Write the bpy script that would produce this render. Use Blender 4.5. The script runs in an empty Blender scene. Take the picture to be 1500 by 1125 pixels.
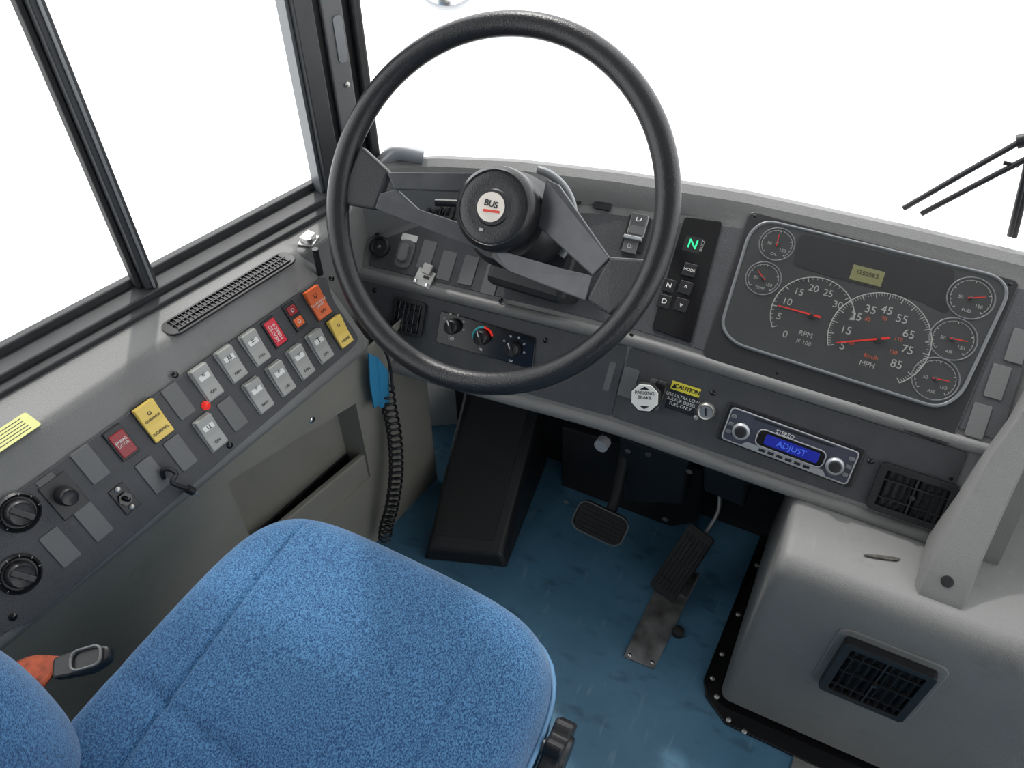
import bpy, math, random
from mathutils import Vector, Matrix
random.seed(4)
V=Vector
sc=bpy.context.scene
try:
    sc.view_settings.view_transform='Standard'
except Exception: pass

# ---------------- camera (metres, X right, Y forward, Z up, cab floor z=0) ---------
PITCH=math.radians(45); YAW=math.radians(26); FPX=1150.0
C=V((0,0,1.4))
F=V((-math.sin(YAW)*math.cos(PITCH),math.cos(YAW)*math.cos(PITCH),-math.sin(PITCH)))
R=V((math.cos(YAW),math.sin(YAW),0))
U=R.cross(F)
cd=bpy.data.cameras.new('camera'); cam=bpy.data.objects.new('camera',cd); sc.collection.objects.link(cam)
cd.sensor_width=36; cd.lens=36*FPX/1500; cd.clip_start=0.02
m=Matrix((R,U,-F)).transposed().to_4x4(); m.translation=C; cam.matrix_world=m
sc.camera=cam
def ray(u,v): return F+R*((u-750)/FPX)+U*((562.5-v)/FPX)
def hit(u,v,o,n):
    d=ray(u,v); t=(o-C).dot(n)/d.dot(n); return C+d*t

class Frame:
    """a physical panel plane: origin, in-plane axes, normal. L() surveys a point of the panel"""
    def __init__(s,o,ex,ey):
        s.o=V(o); s.ex=V(ex).normalized(); ey=V(ey); ey=ey-s.ex*ey.dot(s.ex); s.ey=ey.normalized(); s.n=s.ex.cross(s.ey)
    def P(s,x,y,z=0): return s.o+s.ex*x+s.ey*y+s.n*z
    def L(s,u,v,dz=0):
        p=hit(u,v,s.o+s.n*dz,s.n)-s.o; return (p.dot(s.ex),p.dot(s.ey))
    def Ls(s,pts,dz=0): return [s.L(u,v,dz) for u,v in pts]
    def sub(s,x,y,z=0,rot=0):
        c,k=math.cos(rot),math.sin(rot)
        return Frame(s.P(x,y,z),s.ex*c+s.ey*k,s.ey*c-s.ex*k)
    def zxy(s,x,y): # height of the plane above world (x,y)
        return s.o.z-((x-s.o.x)*s.n.x+(y-s.o.y)*s.n.y)/s.n.z
    def mat(s,x,y,z=0):
        M=Matrix((s.ex,s.ey,s.n)).transposed().to_4x4(); M.translation=s.P(x,y,z); return M

# ---------------- materials ----------------
def mat(name,col,rough=0.5,metal=0.0,var=0.0,vs=6.0,bump=0.0,bs=200.0,emit=0.0,spec=0.5,wear=0.0,wcol=(.34,.33,.31),ws=38):
    M=bpy.data.materials.new(name); M.use_nodes=True; nt=M.node_tree; b=nt.nodes['Principled BSDF']
    c=(*col,1); b.inputs['Base Color'].default_value=c; b.inputs['Roughness'].default_value=rough
    b.inputs['Metallic'].default_value=metal; b.inputs['Specular IOR Level'].default_value=spec
    if emit: b.inputs['Emission Color'].default_value=c; b.inputs['Emission Strength'].default_value=emit
    tc=nt.nodes.new('ShaderNodeTexCoord')
    if var:
        n=nt.nodes.new('ShaderNodeTexNoise'); n.inputs['Scale'].default_value=vs; n.inputs['Detail'].default_value=6
        nt.links.new(tc.outputs['Object'],n.inputs['Vector'])
        r=nt.nodes.new('ShaderNodeValToRGB'); e=r.color_ramp.elements
        e[0].position=.3; e[1].position=.7
        e[0].color=(*[x*(1-var) for x in col],1); e[1].color=(*[min(1,x*(1+var)) for x in col],1)
        nt.links.new(n.outputs['Fac'],r.inputs['Fac']); out=r.outputs['Color']
        if wear:
            mp=nt.nodes.new('ShaderNodeMapping'); mp.inputs['Scale'].default_value=(1,.35,1); mp.inputs['Rotation'].default_value=(.3,.2,.7)
            nt.links.new(tc.outputs['Object'],mp.inputs['Vector'])
            n2=nt.nodes.new('ShaderNodeTexNoise'); n2.inputs['Scale'].default_value=ws; n2.inputs['Detail'].default_value=8; n2.inputs['Roughness'].default_value=.7
            nt.links.new(mp.outputs['Vector'],n2.inputs['Vector'])
            r2=nt.nodes.new('ShaderNodeValToRGB'); r2.color_ramp.elements[0].position=.62; r2.color_ramp.elements[1].position=.80
            r2.color_ramp.elements[0].color=(0,0,0,1); r2.color_ramp.elements[1].color=(wear,wear,wear,1)
            nt.links.new(n2.outputs['Fac'],r2.inputs['Fac'])
            mx=nt.nodes.new('ShaderNodeMix'); mx.data_type='RGBA'; mx.inputs[7].default_value=(*wcol,1)
            nt.links.new(r2.outputs['Color'],mx.inputs[0]); nt.links.new(out,mx.inputs[6]); out=mx.outputs[2]
            # grime, darker cloudy marks
            n4=nt.nodes.new('ShaderNodeTexNoise'); n4.inputs['Scale'].default_value=ws*.35; n4.inputs['Detail'].default_value=7; n4.inputs['Roughness'].default_value=.65
            nt.links.new(tc.outputs['Object'],n4.inputs['Vector'])
            r4=nt.nodes.new('ShaderNodeValToRGB'); r4.color_ramp.elements[0].position=.58; r4.color_ramp.elements[1].position=.78
            r4.color_ramp.elements[0].color=(1,1,1,1); k=1-wear*.9; r4.color_ramp.elements[1].color=(k,k,k*.98,1)
            nt.links.new(n4.outputs['Fac'],r4.inputs['Fac'])
            m4=nt.nodes.new('ShaderNodeMix'); m4.data_type='RGBA'; m4.blend_type='MULTIPLY'; m4.inputs[0].default_value=1
            nt.links.new(out,m4.inputs[6]); nt.links.new(r4.outputs['Color'],m4.inputs[7]); out=m4.outputs[2]
        nt.links.new(out,b.inputs['Base Color'])
    if bump:
        n=nt.nodes.new('ShaderNodeTexNoise'); n.inputs['Scale'].default_value=bs; n.inputs['Detail'].default_value=2
        nt.links.new(tc.outputs['Object'],n.inputs['Vector'])
        bp=nt.nodes.new('ShaderNodeBump'); bp.inputs['Strength'].default_value=bump; bp.inputs['Distance'].default_value=0.001
        nt.links.new(n.outputs['Fac'],bp.inputs['Height']); nt.links.new(bp.outputs['Normal'],b.inputs['Normal'])
    return M
M_grey=mat('grey_plastic',(.170,.171,.168),.5,var=.08,vs=5,bump=.5,bs=480,wear=.28)
M_greyw=mat('warm_grey_plastic',(.215,.207,.18),.55,var=.12,vs=5,bump=.4,bs=400,wear=.25)
M_fas=mat('dark_fascia',(.050,.052,.057),.5,var=.12,vs=30,bump=.6,bs=700,wear=.14,ws=60)
M_blank=mat('blank_plug_plastic',(.125,.127,.127),.5,bump=.3,bs=600)
M_blk=mat('black_plastic',(.012,.012,.014),.4,bump=.2,bs=500)
M_blkg=mat('black_gloss',(.006,.006,.007),.15)
M_blkm=mat('black_matte_metal',(.008,.008,.010),.65,var=.4,vs=12)
M_rim=mat('rim_black_urethane',(.016,.016,.018),.33,bump=.5,bs=450)
M_spoke=mat('spoke_dark_satin',(.085,.087,.095),.38,metal=.15,var=.15,vs=40,bump=.2,bs=300)
M_rock=mat('rocker_grey',(.36,.36,.34),.45)
M_yel=mat('yellow_plastic',(.85,.60,.12),.4)
M_org=mat('orange_plastic',(.80,.14,.03),.4)
M_red=mat('red_plastic',(.30,.012,.02),.35)
M_redb=mat('red_bright',(.8,.03,.02),.3,emit=.3)
M_wht=mat('white_print',(.75,.75,.72),.5)
M_dimw=mat('dim_print',(.42,.42,.40),.5)
M_chr=mat('chrome',(.7,.7,.7),.22,metal=1)
M_alu=mat('brushed_metal',(.42,.42,.40),.4,metal=.9,var=.25,vs=30)
M_sil=mat('silver_plastic',(.40,.41,.43),.35,metal=.4)
M_rimg=mat('cluster_trim_grey',(.20,.21,.22),.3,metal=.3)
M_clus=mat('cluster_face',(.045,.048,.050),.3,var=.15,vs=8,spec=.6)
M_cbez=mat('cluster_bezel_black',(.018,.018,.02),.4)
M_need=mat('needle_red',(.75,.03,.02),.4)
M_lcd=mat('lcd_olive',(.22,.22,.10),.3)
M_grn=mat('display_green',(.03,.75,.30),.4,emit=.6)
M_rblue=mat('radio_display_blue',(.012,.02,.30),.2,emit=.25)
M_rtxt=mat('radio_text',(.06,.14,.65),.3,emit=.4)
M_lab=mat('label_yellow',(.75,.65,.05),.5)
M_labp=mat('sticker_pale_yellow',(.52,.53,.18),.5)
M_rub=mat('rubber_black',(.013,.013,.014),.65,bump=.4,bs=300)
M_wfr=mat('window_frame_dark',(.026,.028,.031),.5,var=.25,vs=15,wear=.15,ws=25)
M_cloth=mat('blue_cloth',(.02,.20,.38),.8)
M_belt=mat('orange_webbing',(.26,.05,.02),.85,var=.5,vs=60,bump=.6,bs=500)
M_vinyl=mat('blue_vinyl',(.10,.23,.40),.45,bump=.3,bs=200)
M_steel=mat('steel_plate_worn',(.16,.16,.16),.5,metal=.5,var=.6,vs=25)
M_pave=mat('pale_concrete',(.80,.80,.79),.9,var=.05,vs=2)
M_yb=mat('bus_body_white',(.7,.7,.7),.4)
M_head=mat('headliner_pale',(.32,.32,.31),.8)
M_white=mat('car_paint_white',(.8,.8,.8),.3)
M_logo=mat('logo_cream',(.78,.72,.64),.4)
M_smud=mat('scuff_dark',(.075,.070,.062),.6,var=.5,vs=90)
def lens_mat():
    M=bpy.data.materials.new('clear_cover_lens'); M.use_nodes=True; nt=M.node_tree; nt.nodes.clear()
    o=nt.nodes.new('ShaderNodeOutputMaterial'); t=nt.nodes.new('ShaderNodeBsdfTransparent'); g=nt.nodes.new('ShaderNodeBsdfGlossy'); g.inputs['Roughness'].default_value=.12
    f=nt.nodes.new('ShaderNodeFresnel'); f.inputs['IOR'].default_value=1.5; x=nt.nodes.new('ShaderNodeMixShader'); t.inputs['Color'].default_value=(.90,.90,.90,1)
    nt.links.new(f.outputs[0],x.inputs[0]); nt.links.new(t.outputs[0],x.inputs[1]); nt.links.new(g.outputs[0],x.inputs[2]); nt.links.new(x.outputs[0],o.inputs[0]); return M
M_lens=lens_mat()
def floor_mat():
    M=bpy.data.materials.new('blue_floor_vinyl'); M.use_nodes=True; nt=M.node_tree; b=nt.nodes['Principled BSDF']; b.inputs['Roughness'].default_value=.5
    b.inputs['Specular IOR Level'].default_value=.35
    tc=nt.nodes.new('ShaderNodeTexCoord'); 
    n=nt.nodes.new('ShaderNodeTexNoise'); n.inputs['Scale'].default_value=6; n.inputs['Detail'].default_value=8; n.inputs['Roughness'].default_value=.65
    nt.links.new(tc.outputs['Object'],n.inputs['Vector'])
    r=nt.nodes.new('ShaderNodeValToRGB'); r.color_ramp.elements[0].position=.3; r.color_ramp.elements[1].position=.72
    r.color_ramp.elements[0].color=(.050,.135,.215,1); r.color_ramp.elements[1].color=(.080,.195,.300,1)
    nt.links.new(n.outputs['Fac'],r.inputs['Fac'])
    mp=nt.nodes.new('ShaderNodeMapping'); mp.inputs['Scale'].default_value=(70,16,1); mp.inputs['Rotation'].default_value=(0,0,.6)
    nt.links.new(tc.outputs['Object'],mp.inputs['Vector'])
    n2=nt.nodes.new('ShaderNodeTexNoise'); n2.inputs['Scale'].default_value=1.0; n2.inputs['Detail'].default_value=5
    nt.links.new(mp.outputs['Vector'],n2.inputs['Vector'])
    r2=nt.nodes.new('ShaderNodeValToRGB'); r2.color_ramp.elements[0].position=.62; r2.color_ramp.elements[1].position=.84
    r2.color_ramp.elements[0].color=(0,0,0,1); r2.color_ramp.elements[1].color=(.5,.5,.5,1)
    nt.links.new(n2.outputs['Fac'],r2.inputs['Fac'])
    mx=nt.nodes.new('ShaderNodeMix'); mx.data_type='RGBA'
    nt.links.new(r2.outputs['Color'],mx.inputs[0]); nt.links.new(r.outputs['Color'],mx.inputs[6]); mx.inputs[7].default_value=(.22,.34,.41,1)
    mp3=nt.nodes.new('ShaderNodeMapping'); mp3.inputs['Scale'].default_value=(14,34,1); mp3.inputs['Rotation'].default_value=(0,0,-.4)
    nt.links.new(tc.outputs['Object'],mp3.inputs['Vector'])
    n3=nt.nodes.new('ShaderNodeTexNoise'); n3.inputs['Scale'].default_value=1; n3.inputs['Detail'].default_value=7; nt.links.new(mp3.outputs['Vector'],n3.inputs['Vector'])
    r3=nt.nodes.new('ShaderNodeValToRGB'); r3.color_ramp.elements[0].position=.56; r3.color_ramp.elements[1].position=.78
    r3.color_ramp.elements[0].color=(1,1,1,1); r3.color_ramp.elements[1].color=(.5,.5,.52,1); nt.links.new(n3.outputs['Fac'],r3.inputs['Fac'])
    m2=nt.nodes.new('ShaderNodeMix'); m2.data_type='RGBA'; m2.blend_type='MULTIPLY'; m2.inputs[0].default_value=1
    nt.links.new(mx.outputs[2],m2.inputs[6]); nt.links.new(r3.outputs['Color'],m2.inputs[7])
    nt.links.new(m2.outputs[2],b.inputs['Base Color'])
    return M
M_floor=floor_mat()
def seat_mat():
    M=bpy.data.materials.new('blue_tweed_fabric'); M.use_nodes=True; nt=M.node_tree; b=nt.nodes['Principled BSDF']; b.inputs['Roughness'].default_value=.9
    b.inputs['Specular IOR Level'].default_value=.2
    try: b.inputs['Sheen Weight'].default_value=.2
    except Exception: pass
    tc=nt.nodes.new('ShaderNodeTexCoord')
    mp=nt.nodes.new('ShaderNodeMapping'); mp.inputs['Scale'].default_value=(1,.6,1); mp.inputs['Rotation'].default_value=(0,0,.35)
    nt.links.new(tc.outputs['Object'],mp.inputs['Vector'])
    n=nt.nodes.new('ShaderNodeTexNoise'); n.inputs['Scale'].default_value=720; n.inputs['Detail'].default_value=1
    nt.links.new(mp.outputs['Vector'],n.inputs['Vector'])
    r=nt.nodes.new('ShaderNodeValToRGB'); e=r.color_ramp.elements; e[0].position=.36; e[1].position=.66
    e[0].color=(.014,.060,.155,1); e[1].color=(.090,.230,.42,1)
    nt.links.new(n.outputs['Fac'],r.inputs['Fac'])
    n3=nt.nodes.new('ShaderNodeTexNoise'); n3.inputs['Scale'].default_value=9; n3.inputs['Detail'].default_value=4
    nt.links.new(tc.outputs['Object'],n3.inputs['Vector'])
    r3=nt.nodes.new('ShaderNodeValToRGB'); r3.color_ramp.elements[0].position=.3; r3.color_ramp.elements[1].position=.7
    r3.color_ramp.elements[0].color=(.80,.80,.82,1); r3.color_ramp.elements[1].color=(1,1,1,1)
    nt.links.new(n3.outputs['Fac'],r3.inputs['Fac'])
    mx=nt.nodes.new('ShaderNodeMix'); mx.data_type='RGBA'; mx.blend_type='MULTIPLY'; mx.inputs[0].default_value=1
    nt.links.new(r.outputs['Color'],mx.inputs[6]); nt.links.new(r3.outputs['Color'],mx.inputs[7])
    nt.links.new(mx.outputs[2],b.inputs['Base Color'])
    bp=nt.nodes.new('ShaderNodeBump'); bp.inputs['Strength'].default_value=.6; bp.inputs['Distance'].default_value=.0006
    nt.links.new(n.outputs['Fac'],bp.inputs['Height']); nt.links.new(bp.outputs['Normal'],b.inputs['Normal'])
    return M
M_seat=seat_mat()

# ---------------- builders ----------------
def group(name):
    e=bpy.data.objects.new(name,None); e.empty_display_size=.05; sc.collection.objects.link(e); return e
def mk(name,par,verts,faces,mt,bev=0,seg=2,smooth=None,sub=0):
    me=bpy.data.meshes.new(name); me.from_pydata([tuple(v) for v in verts],[],faces); me.update()
    o=bpy.data.objects.new(name,me); sc.collection.objects.link(o)
    if mt: me.materials.append(mt)
    if par: o.parent=par
    if smooth is not None:
        me.shade_smooth()
        if smooth<180: me.set_sharp_from_angle(angle=math.radians(smooth))
    if bev:
        b=o.modifiers.new('bevel','BEVEL'); b.width=bev; b.segments=seg; b.limit_method='ANGLE'; b.angle_limit=math.radians(35)
    if sub:
        s=o.modifiers.new('sub','SUBSURF'); s.levels=sub; s.render_levels=sub
    return o
def prism(name,par,fr,pts,z0,z1,mt,bev=0,seg=2):
    A=sum(pts[i][0]*pts[(i+1)%len(pts)][1]-pts[(i+1)%len(pts)][0]*pts[i][1] for i in range(len(pts)))
    if A<0: pts=pts[::-1]
    n=len(pts); vs=[fr.P(x,y,z0) for x,y in pts]+[fr.P(x,y,z1) for x,y in pts]
    fs=[tuple(range(n-1,-1,-1)),tuple(range(n,2*n))]+[(i,(i+1)%n,n+(i+1)%n,n+i) for i in range(n)]
    return mk(name,par,vs,fs,mt,bev,seg)
def rr(cx,cy,w,h,r=.003,k=4):
    r=min(r,w/2-1e-5,h/2-1e-5); P=[]
    for (sx,sy,a0) in ((1,1,0),(-1,1,90),(-1,-1,180),(1,-1,270)):
        for i in range(k+1):
            a=math.radians(a0+90*i/k); P.append((cx+sx*(w/2-r)+r*math.cos(a),cy+sy*(h/2-r)+r*math.sin(a)))
    return P
def rquad(pts,r=.01,k=4):
    """round the corners of a polygon"""
    out=[]; n=len(pts)
    for i in range(n):
        p=V(pts[i]); a=V(pts[i-1])-p; b=V(pts[(i+1)%n])-p
        ra=min(r,a.length*.45); rb=min(r,b.length*.45)
        A=p+a.normalized()*ra; B=p+b.normalized()*rb
        for j in range(k+1):
            t=j/k; q=A*(1-t)**2+p*2*t*(1-t)+B*t*t; out.append((q.x,q.y))
    return out
def box(name,par,fr,cx,cy,w,h,z0,z1,mt,bev=.0015,r=None):
    pts=rr(cx,cy,w,h,r) if r else [(cx-w/2,cy-h/2),(cx+w/2,cy-h/2),(cx+w/2,cy+h/2),(cx-w/2,cy+h/2)]
    return prism(name,par,fr,pts,z0,z1,mt,bev)
def lathe(name,par,fr,cx,cy,prof,mt,n=40,smooth=40,closed=False):
    vs=[];fs=[];m_=len(prof)
    for i in range(n):
        a=2*math.pi*i/n
        for r,z in prof: vs.append(fr.P(cx+r*math.cos(a),cy+r*math.sin(a),z))
    for i in range(n):
        j=(i+1)%n
        for k in range(m_ if closed else m_-1):
            l=(k+1)%m_; fs.append((i*m_+k,j*m_+k,j*m_+l,i*m_+l))
    if not closed:
        if prof[0][0]>1e-6: fs.append(tuple(i*m_ for i in range(n-1,-1,-1)))
        if prof[-1][0]>1e-6: fs.append(tuple(i*m_+m_-1 for i in range(n)))
    return mk(name,par,vs,fs,mt,smooth=smooth)
def tube(name,par,pts,r,mt,cyc=False,smooth=True,res=4):
    cu=bpy.data.curves.new(name,'CURVE'); cu.dimensions='3D'; cu.bevel_depth=r; cu.bevel_resolution=res; cu.use_fill_caps=True
    sp=cu.splines.new('POLY'); sp.points.add(len(pts)-1)
    for i,p in enumerate(pts): sp.points[i].co=(*p,1)
    sp.use_cyclic_u=cyc; sp.use_smooth=smooth
    o=bpy.data.objects.new(name,cu); sc.collection.objects.link(o); cu.materials.append(mt)
    if par: o.parent=par
    return o
def smooth_path(pts,n=8):
    pts=[V(p) for p in pts]; out=[]
    for i in range(len(pts)-1):
        p0=pts[max(i-1,0)];p1=pts[i];p2=pts[i+1];p3=pts[min(i+2,len(pts)-1)]
        for j in range(n):
            t=j/n
            out.append(.5*((2*p1)+(p2-p0)*t+(2*p0-5*p1+4*p2-p3)*t*t+(3*p1-p0-3*p2+p3)*t**3))
    out.append(pts[-1]); return out
def text(name,par,fr,x,y,s,t,mt,dz=.001,rot=0,bold=0):
    cu=bpy.data.curves.new(name,'FONT'); cu.body=t; cu.size=s; cu.align_x='CENTER'; cu.align_y='CENTER'; cu.extrude=.0002
    if bold: cu.offset=bold
    o=bpy.data.objects.new(name,cu); sc.collection.objects.link(o); cu.materials.append(mt)
    o.parent=par; o.matrix_world=fr.mat(x,y,dz)@Matrix.Rotation(rot,4,'Z'); return o
def screw(par,fr,x,y,mt=None,r=.0045,z=0):
    lathe('screw',par,fr,x,y,[(r,z),(r,z+.0015),(r*.6,z+.0028),(0,z+.003)],mt or M_blkg,12)
def loft(name,par,rows,mt,smooth=35,cap=False):
    n=len(rows[0]); vs=[p for r in rows for p in r]
    fs=[(i*n+j,i*n+j+1,(i+1)*n+j+1,(i+1)*n+j) for i in range(len(rows)-1) for j in range(n-1)]
    if cap:
        fs.append(tuple((len(rows)-1)*n+j for j in range(n)))
    return mk(name,par,vs,fs,mt,smooth=smooth)
def interp(x,tab):
    if x<=tab[0][0]: return tab[0][1]
    for (a,b),(c,d) in zip(tab,tab[1:]):
        if x<=c: return b+(d-b)*(x-a)/(c-a)
    return tab[-1][1]

# ---------------- planes ----------------
FL=Frame((0,0,0),(1,0,0),(0,1,0))
W=Frame((-.911,.366,0),(.2303,.973,0),(0,0,1))
eS=V((.1516,.9884,0)); BB=V((-.738,.151,.53))
SP=Frame(BB,eS,V((-.0875,.0134,.15)))
LW=Frame(V((-.738,.151,0))+V((-.012,0,0)),eS,(0,0,1))
LEDZ=.68
LG=Frame((-.8,0,LEDZ),eS,(-eS.y,eS.x,0))
eL=V((.53,.047,0)).normalized(); pL=V((-eL.y,eL.x,0))
UL=Frame((-.24,.942,.55),eL,pL*.7848+V((0,0,.6198)))
UR=Frame((-.24,.942,.55),(1,0,0),(0,.7848,.6198))
LL=Frame((-.24,.865,.425),eL,pL*.0767+V((0,0,.125)))
LR=Frame((-.24,.865,.425),(1,0,0),(0,.077,.125))
DH=Frame((0,.70,0),(1,0,0),(0,0,1))
Wc=V((-.442,.837,.802)); 
SW=Frame(Wc,(1,0,0),(0,.616,.788))
FW_Y=1.08

# ---------------- floor, walls, outside ----------------
g=group('ground_outside'); box('pavement',g,FL,0,5,60,60,-1.05,-1.0,M_pave,0)
g=group('floor'); box('floor_sheet',g,FL,.12,-.95,2.75,4.2,-.03,0,M_floor,0)
g=group('wall_front'); 
F_fw=Frame((0,FW_Y,0),(1,0,0),(0,0,1))
box('firewall',g,F_fw,.1,.2,1.9,.44,-.03,0,M_blkm,0)
Ttab=[(-.80,.955),(-.76,.99),(-.65,1.06),(-.52,1.11),(-.35,1.15),(-.145,1.18),(.1,1.19),(.40,1.19)]
rows=[[V((x,interp(x,Ttab)+.034,-.6)),V((x,interp(x,Ttab)+.034,.69)),V((x,interp(x,Ttab)+.01,.70))] for x in (-.80,-.76,-.65,-.52,-.35,-.145,.1,.4,1.45)]
loft('front_body_panel',g,rows,M_yb,50)
box('windshield_header',g,Frame((0,1.12,0),(1,0,0),(0,0,1)),.3,1.88,2.4,.16,-.04,0,M_wfr,0)
box('windshield_base_trim',g,Frame((0,1.19,0),(1,0,0),(0,0,1)),.92,.70,1.1,.03,-.02,.03,M_grey,.005)
g=group('wall_left')
prism('lower_wall',g,W,[(-1.5,-.5),(.60,-.5),(.60,.685),(-1.5,.685)],-.05,-.002,M_wfr,.002)
WR=Frame((-1.257,-1.09,0),(0,1,0),(0,0,1))
prism('rear_lower',g,WR,[(-1.95,0),(0,0),(0,.75),(-1.95,.75)],-.05,0,M_greyw,0)
prism('rear_upper',g,WR,[(-1.95,1.6),(0,1.6),(0,1.95),(-1.95,1.95)],-.05,0,M_head,0)
for k in(-1.95,-1.3,-.65,-.04): prism('window_post',g,WR,[(k,.75),(k+.06,.75),(k+.06,1.6),(k,1.6)],-.05,0,M_wfr,0)
g=group('wall_right'); WT=Frame((1.45,0,0),(0,-1,0),(0,0,1))
prism('lower',g,WT,[(.0,0),(3.04,0),(3.04,.75),(.0,.75)],-.05,0,M_greyw,0)
prism('upper',g,WT,[(-1.15,1.6),(3.04,1.6),(3.04,1.95),(-1.15,1.95)],-.05,0,M_head,0)
for k in(-1.15,-.06,.6,1.3,2.0,2.98): prism('window_post',g,WT,[(k,0),(k+.06,0),(k+.06,1.6),(k,1.6)],-.05,0,M_wfr,0)
g=group('wall_rear'); box('rear_panel',g,Frame((0,-3.04,0),(-1,0,0),(0,0,1)),-.1,.97,2.75,1.96,-.04,0,M_head,0)
g=group('ceiling'); box('headliner',g,FL,.1,-.95,2.8,4.2,1.95,2.0,M_head,0)
# ---------------- left window ----------------
g=group('window_1')
def wbox(name,x0,x1,y0,y1,z0,z1,mt,bev=.002): return prism(name,g,W,[(x0,y0),(x1,y0),(x1,y1),(x0,y1)],z0,z1,mt,bev)
wbox('sill_channel',-1.5,.575,.665,.700,-.035,.012,M_wfr)
wbox('sill_inner_rail',-1.5,.575,.665,.690,.012,.030,M_wfr)
wbox('sill_outer_rail',-1.5,.575,.69,.712,-.035,-.022,M_wfr)
dx,_=W.L(222,410); 
wbox('sliding_sash_bar',dx-.012,dx+.006,.70,1.9,-.02,.004,M_wfr)
wbox('sash_bar_rear_lip',dx-.020,dx-.012,.70,1.9,-.024,-.008,M_rub)
wbox('sash_bar_bead',dx-.004,dx+.000,.70,1.9,.004,.007,M_rimg,.0005)
ex_,_=W.L(478,268)
wbox('front_jamb',ex_-.004,ex_+.030,.69,1.9,-.03,.006,M_wfr)
wbox('front_jamb_bead',ex_-.010,ex_-.004,.69,1.9,-.026,-.004,M_rimg,.0005)
wbox('header',-1.5,.60,1.9,1.96,-.04,.02,M_wfr)
wbox('rear_jamb',-1.5,-1.44,.70,1.9,-.03,.01,M_wfr)
# A pillar
g=group('trim_1')
p0=W.P(ex_+.026,0,-.01); p1=V((-.752,1.012,0)); AP=Frame(p0,(p1-p0),(0,0,1)); L_=(p1-p0).length
prism('pillar_core',g,AP,[(0,.5),(L_,.5),(L_,1.95),(0,1.95)],-.035,0,M_rub,.002)
prism('pillar_grey_cover',g,AP,[(.022,.66),(L_-.03,.66),(L_-.03,1.95),(.022,1.95)],0,.008,M_blank,.003)
prism('windshield_seal',g,AP,[(L_-.018,.68),(L_,.68),(L_,1.95),(L_-.018,1.95)],0,.012,M_rub,.004)
prism('pillar_slot_plate',g,AP,rr(.045,.93,.016,.07,.006),.008,.0095,M_rimg,.0006)
for zz in (.86,.80): screw(g,AP,.045,zz,M_alu,.005,.008)

# ---------------- side console ----------------
g=group('side_console')
xb=lambda y:-.738+(y-.151)*.15338
YE=.778
rows=[]
for y in (-.8,-.4,0,.3,.6,YE-.017,YE-.005,YE):
    b=xb(y); l=b-.0895; w=-.911+(y-.366)*.2367+.01; k=max(0,(y-(YE-.017)))*.5
    rows.append([V((w,y,.672)),V((w,y,.682)),V((l-.018,y,LEDZ+.002)),V((l-.008-k,y,LEDZ-k*.3)),V((l-k,y,LEDZ-.008-k)),V((b-.001-k,y,.532-k)),V((b+.003-k,y,.522)),V((b+.002-k,y,.512)),V((b-.006-k,y,.505)),V((b-.012-k,y,.50)),V((w,y,.50))])
loft('console_shell',g,rows,M_grey,50,cap=True)
cv=[(-.81,.76),(-.733,.76),(-.728,.83),(-.738,.90),(-.752,.955),(-.76,1.0),(-.80,1.0)]
prism('ledge_corner',g,FL,cv,.40,LEDZ+.001,M_grey,.008,3)
x0,x1=LW.L(345,735)[0],LW.L(522,595)[0]
H=[(x0,.20),(x1,.20),(x1,.405),(x0,.465)]
ox0,ox1=-.95,.772
def lwp(p,z=0): return LW.P(p[0],p[1],z)
def shelled(p,k): cxx,cyy=(x0+x1)/2,.32; return (cxx+(p[0]-cxx)*k,cyy+(p[1]-cyy)*k)
vs=[lwp((ox0,0)),lwp((ox1,0)),lwp((ox1,.503)),lwp((ox0,.503))]+[lwp(p) for p in H]+[lwp(shelled(p,.93),-.045) for p in H]
fs=[(0,1,5,4),(1,2,6,5),(2,3,7,6),(3,0,4,7)]+[(4+i,4+(i+1)%4,8+(i+1)%4,8+i) for i in range(4)]+[(8,9,10,11)]
mk('lower_side_wall',g,vs,fs,M_greyw)
prism('pocket_front',g,LW,[(x0-.001,.19),(x1+.001,.19),(x1+.001,.262),(x0-.001,.285)],-.016,-.004,M_greyw,.003)
prism('pocket_inner_bottom',g,LW,[(x0+.01,.20),(x1-.01,.20),(x1-.01,.25),(x0+.01,.26)],-.044,-.040,M_blk,0)
prism('wall_end_return',g,LW,[(ox1-.004,0),(ox1,0),(ox1,.503),(ox1-.004,.503)],-.12,0,M_greyw,.001)
screw(g,LW,*LW.L(457,615),M_chr,.006)

# dark switch plate
pts=SP.Ls([(476,402),(487,440),(526,496),(516,509),(45,912),(14,921)])
pts=pts+[(-.5,pts[-1][1]),(-.5,pts[0][1])]
sp=group('side_switch_panel')
prism('switch_plate',sp,SP,rquad(pts,.012),-.004,.0025,M_fas,.001)
PZ=.0025
def rocker(par,fr,x,y,mt,w=.026,h=.05,flip=1,icon='o',tm=None,z=PZ,lo=None,s=.011):
    box('switch_bezel',par,fr,x,y,w+.003,h+.003,z,z+.0025,M_blk if mt in(M_yel,M_org,M_red) else M_rock,.0008,.003)
    prof=[(-h/2,z),(-h/2,z+(.006 if flip>0 else .012)),(-h*.08,z+.0065),(h/2,z+(.012 if flip>0 else .006)),(h/2,z)]
    n=len(prof); vs=[fr.P(x+sx*w/2,y+a,b) for sx in(-1,1) for a,b in prof]
    fs=[tuple(range(n)),tuple(range(2*n-1,n-1,-1))]+[(i,i+n,(i+1)%n+n,(i+1)%n) for i in range(n)]
    mk('rocker',par,vs,fs,mt,.0015)
    zz=z+(.0100 if flip>0 else .0068)
    if icon:
        text('icon',par,fr,x,y+h*.25,s,icon,tm or M_blk,zz)
    if lo: text('legend',par,fr,x,y-h*.3,.006,lo,tm or M_blk,z+.0072)
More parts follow.
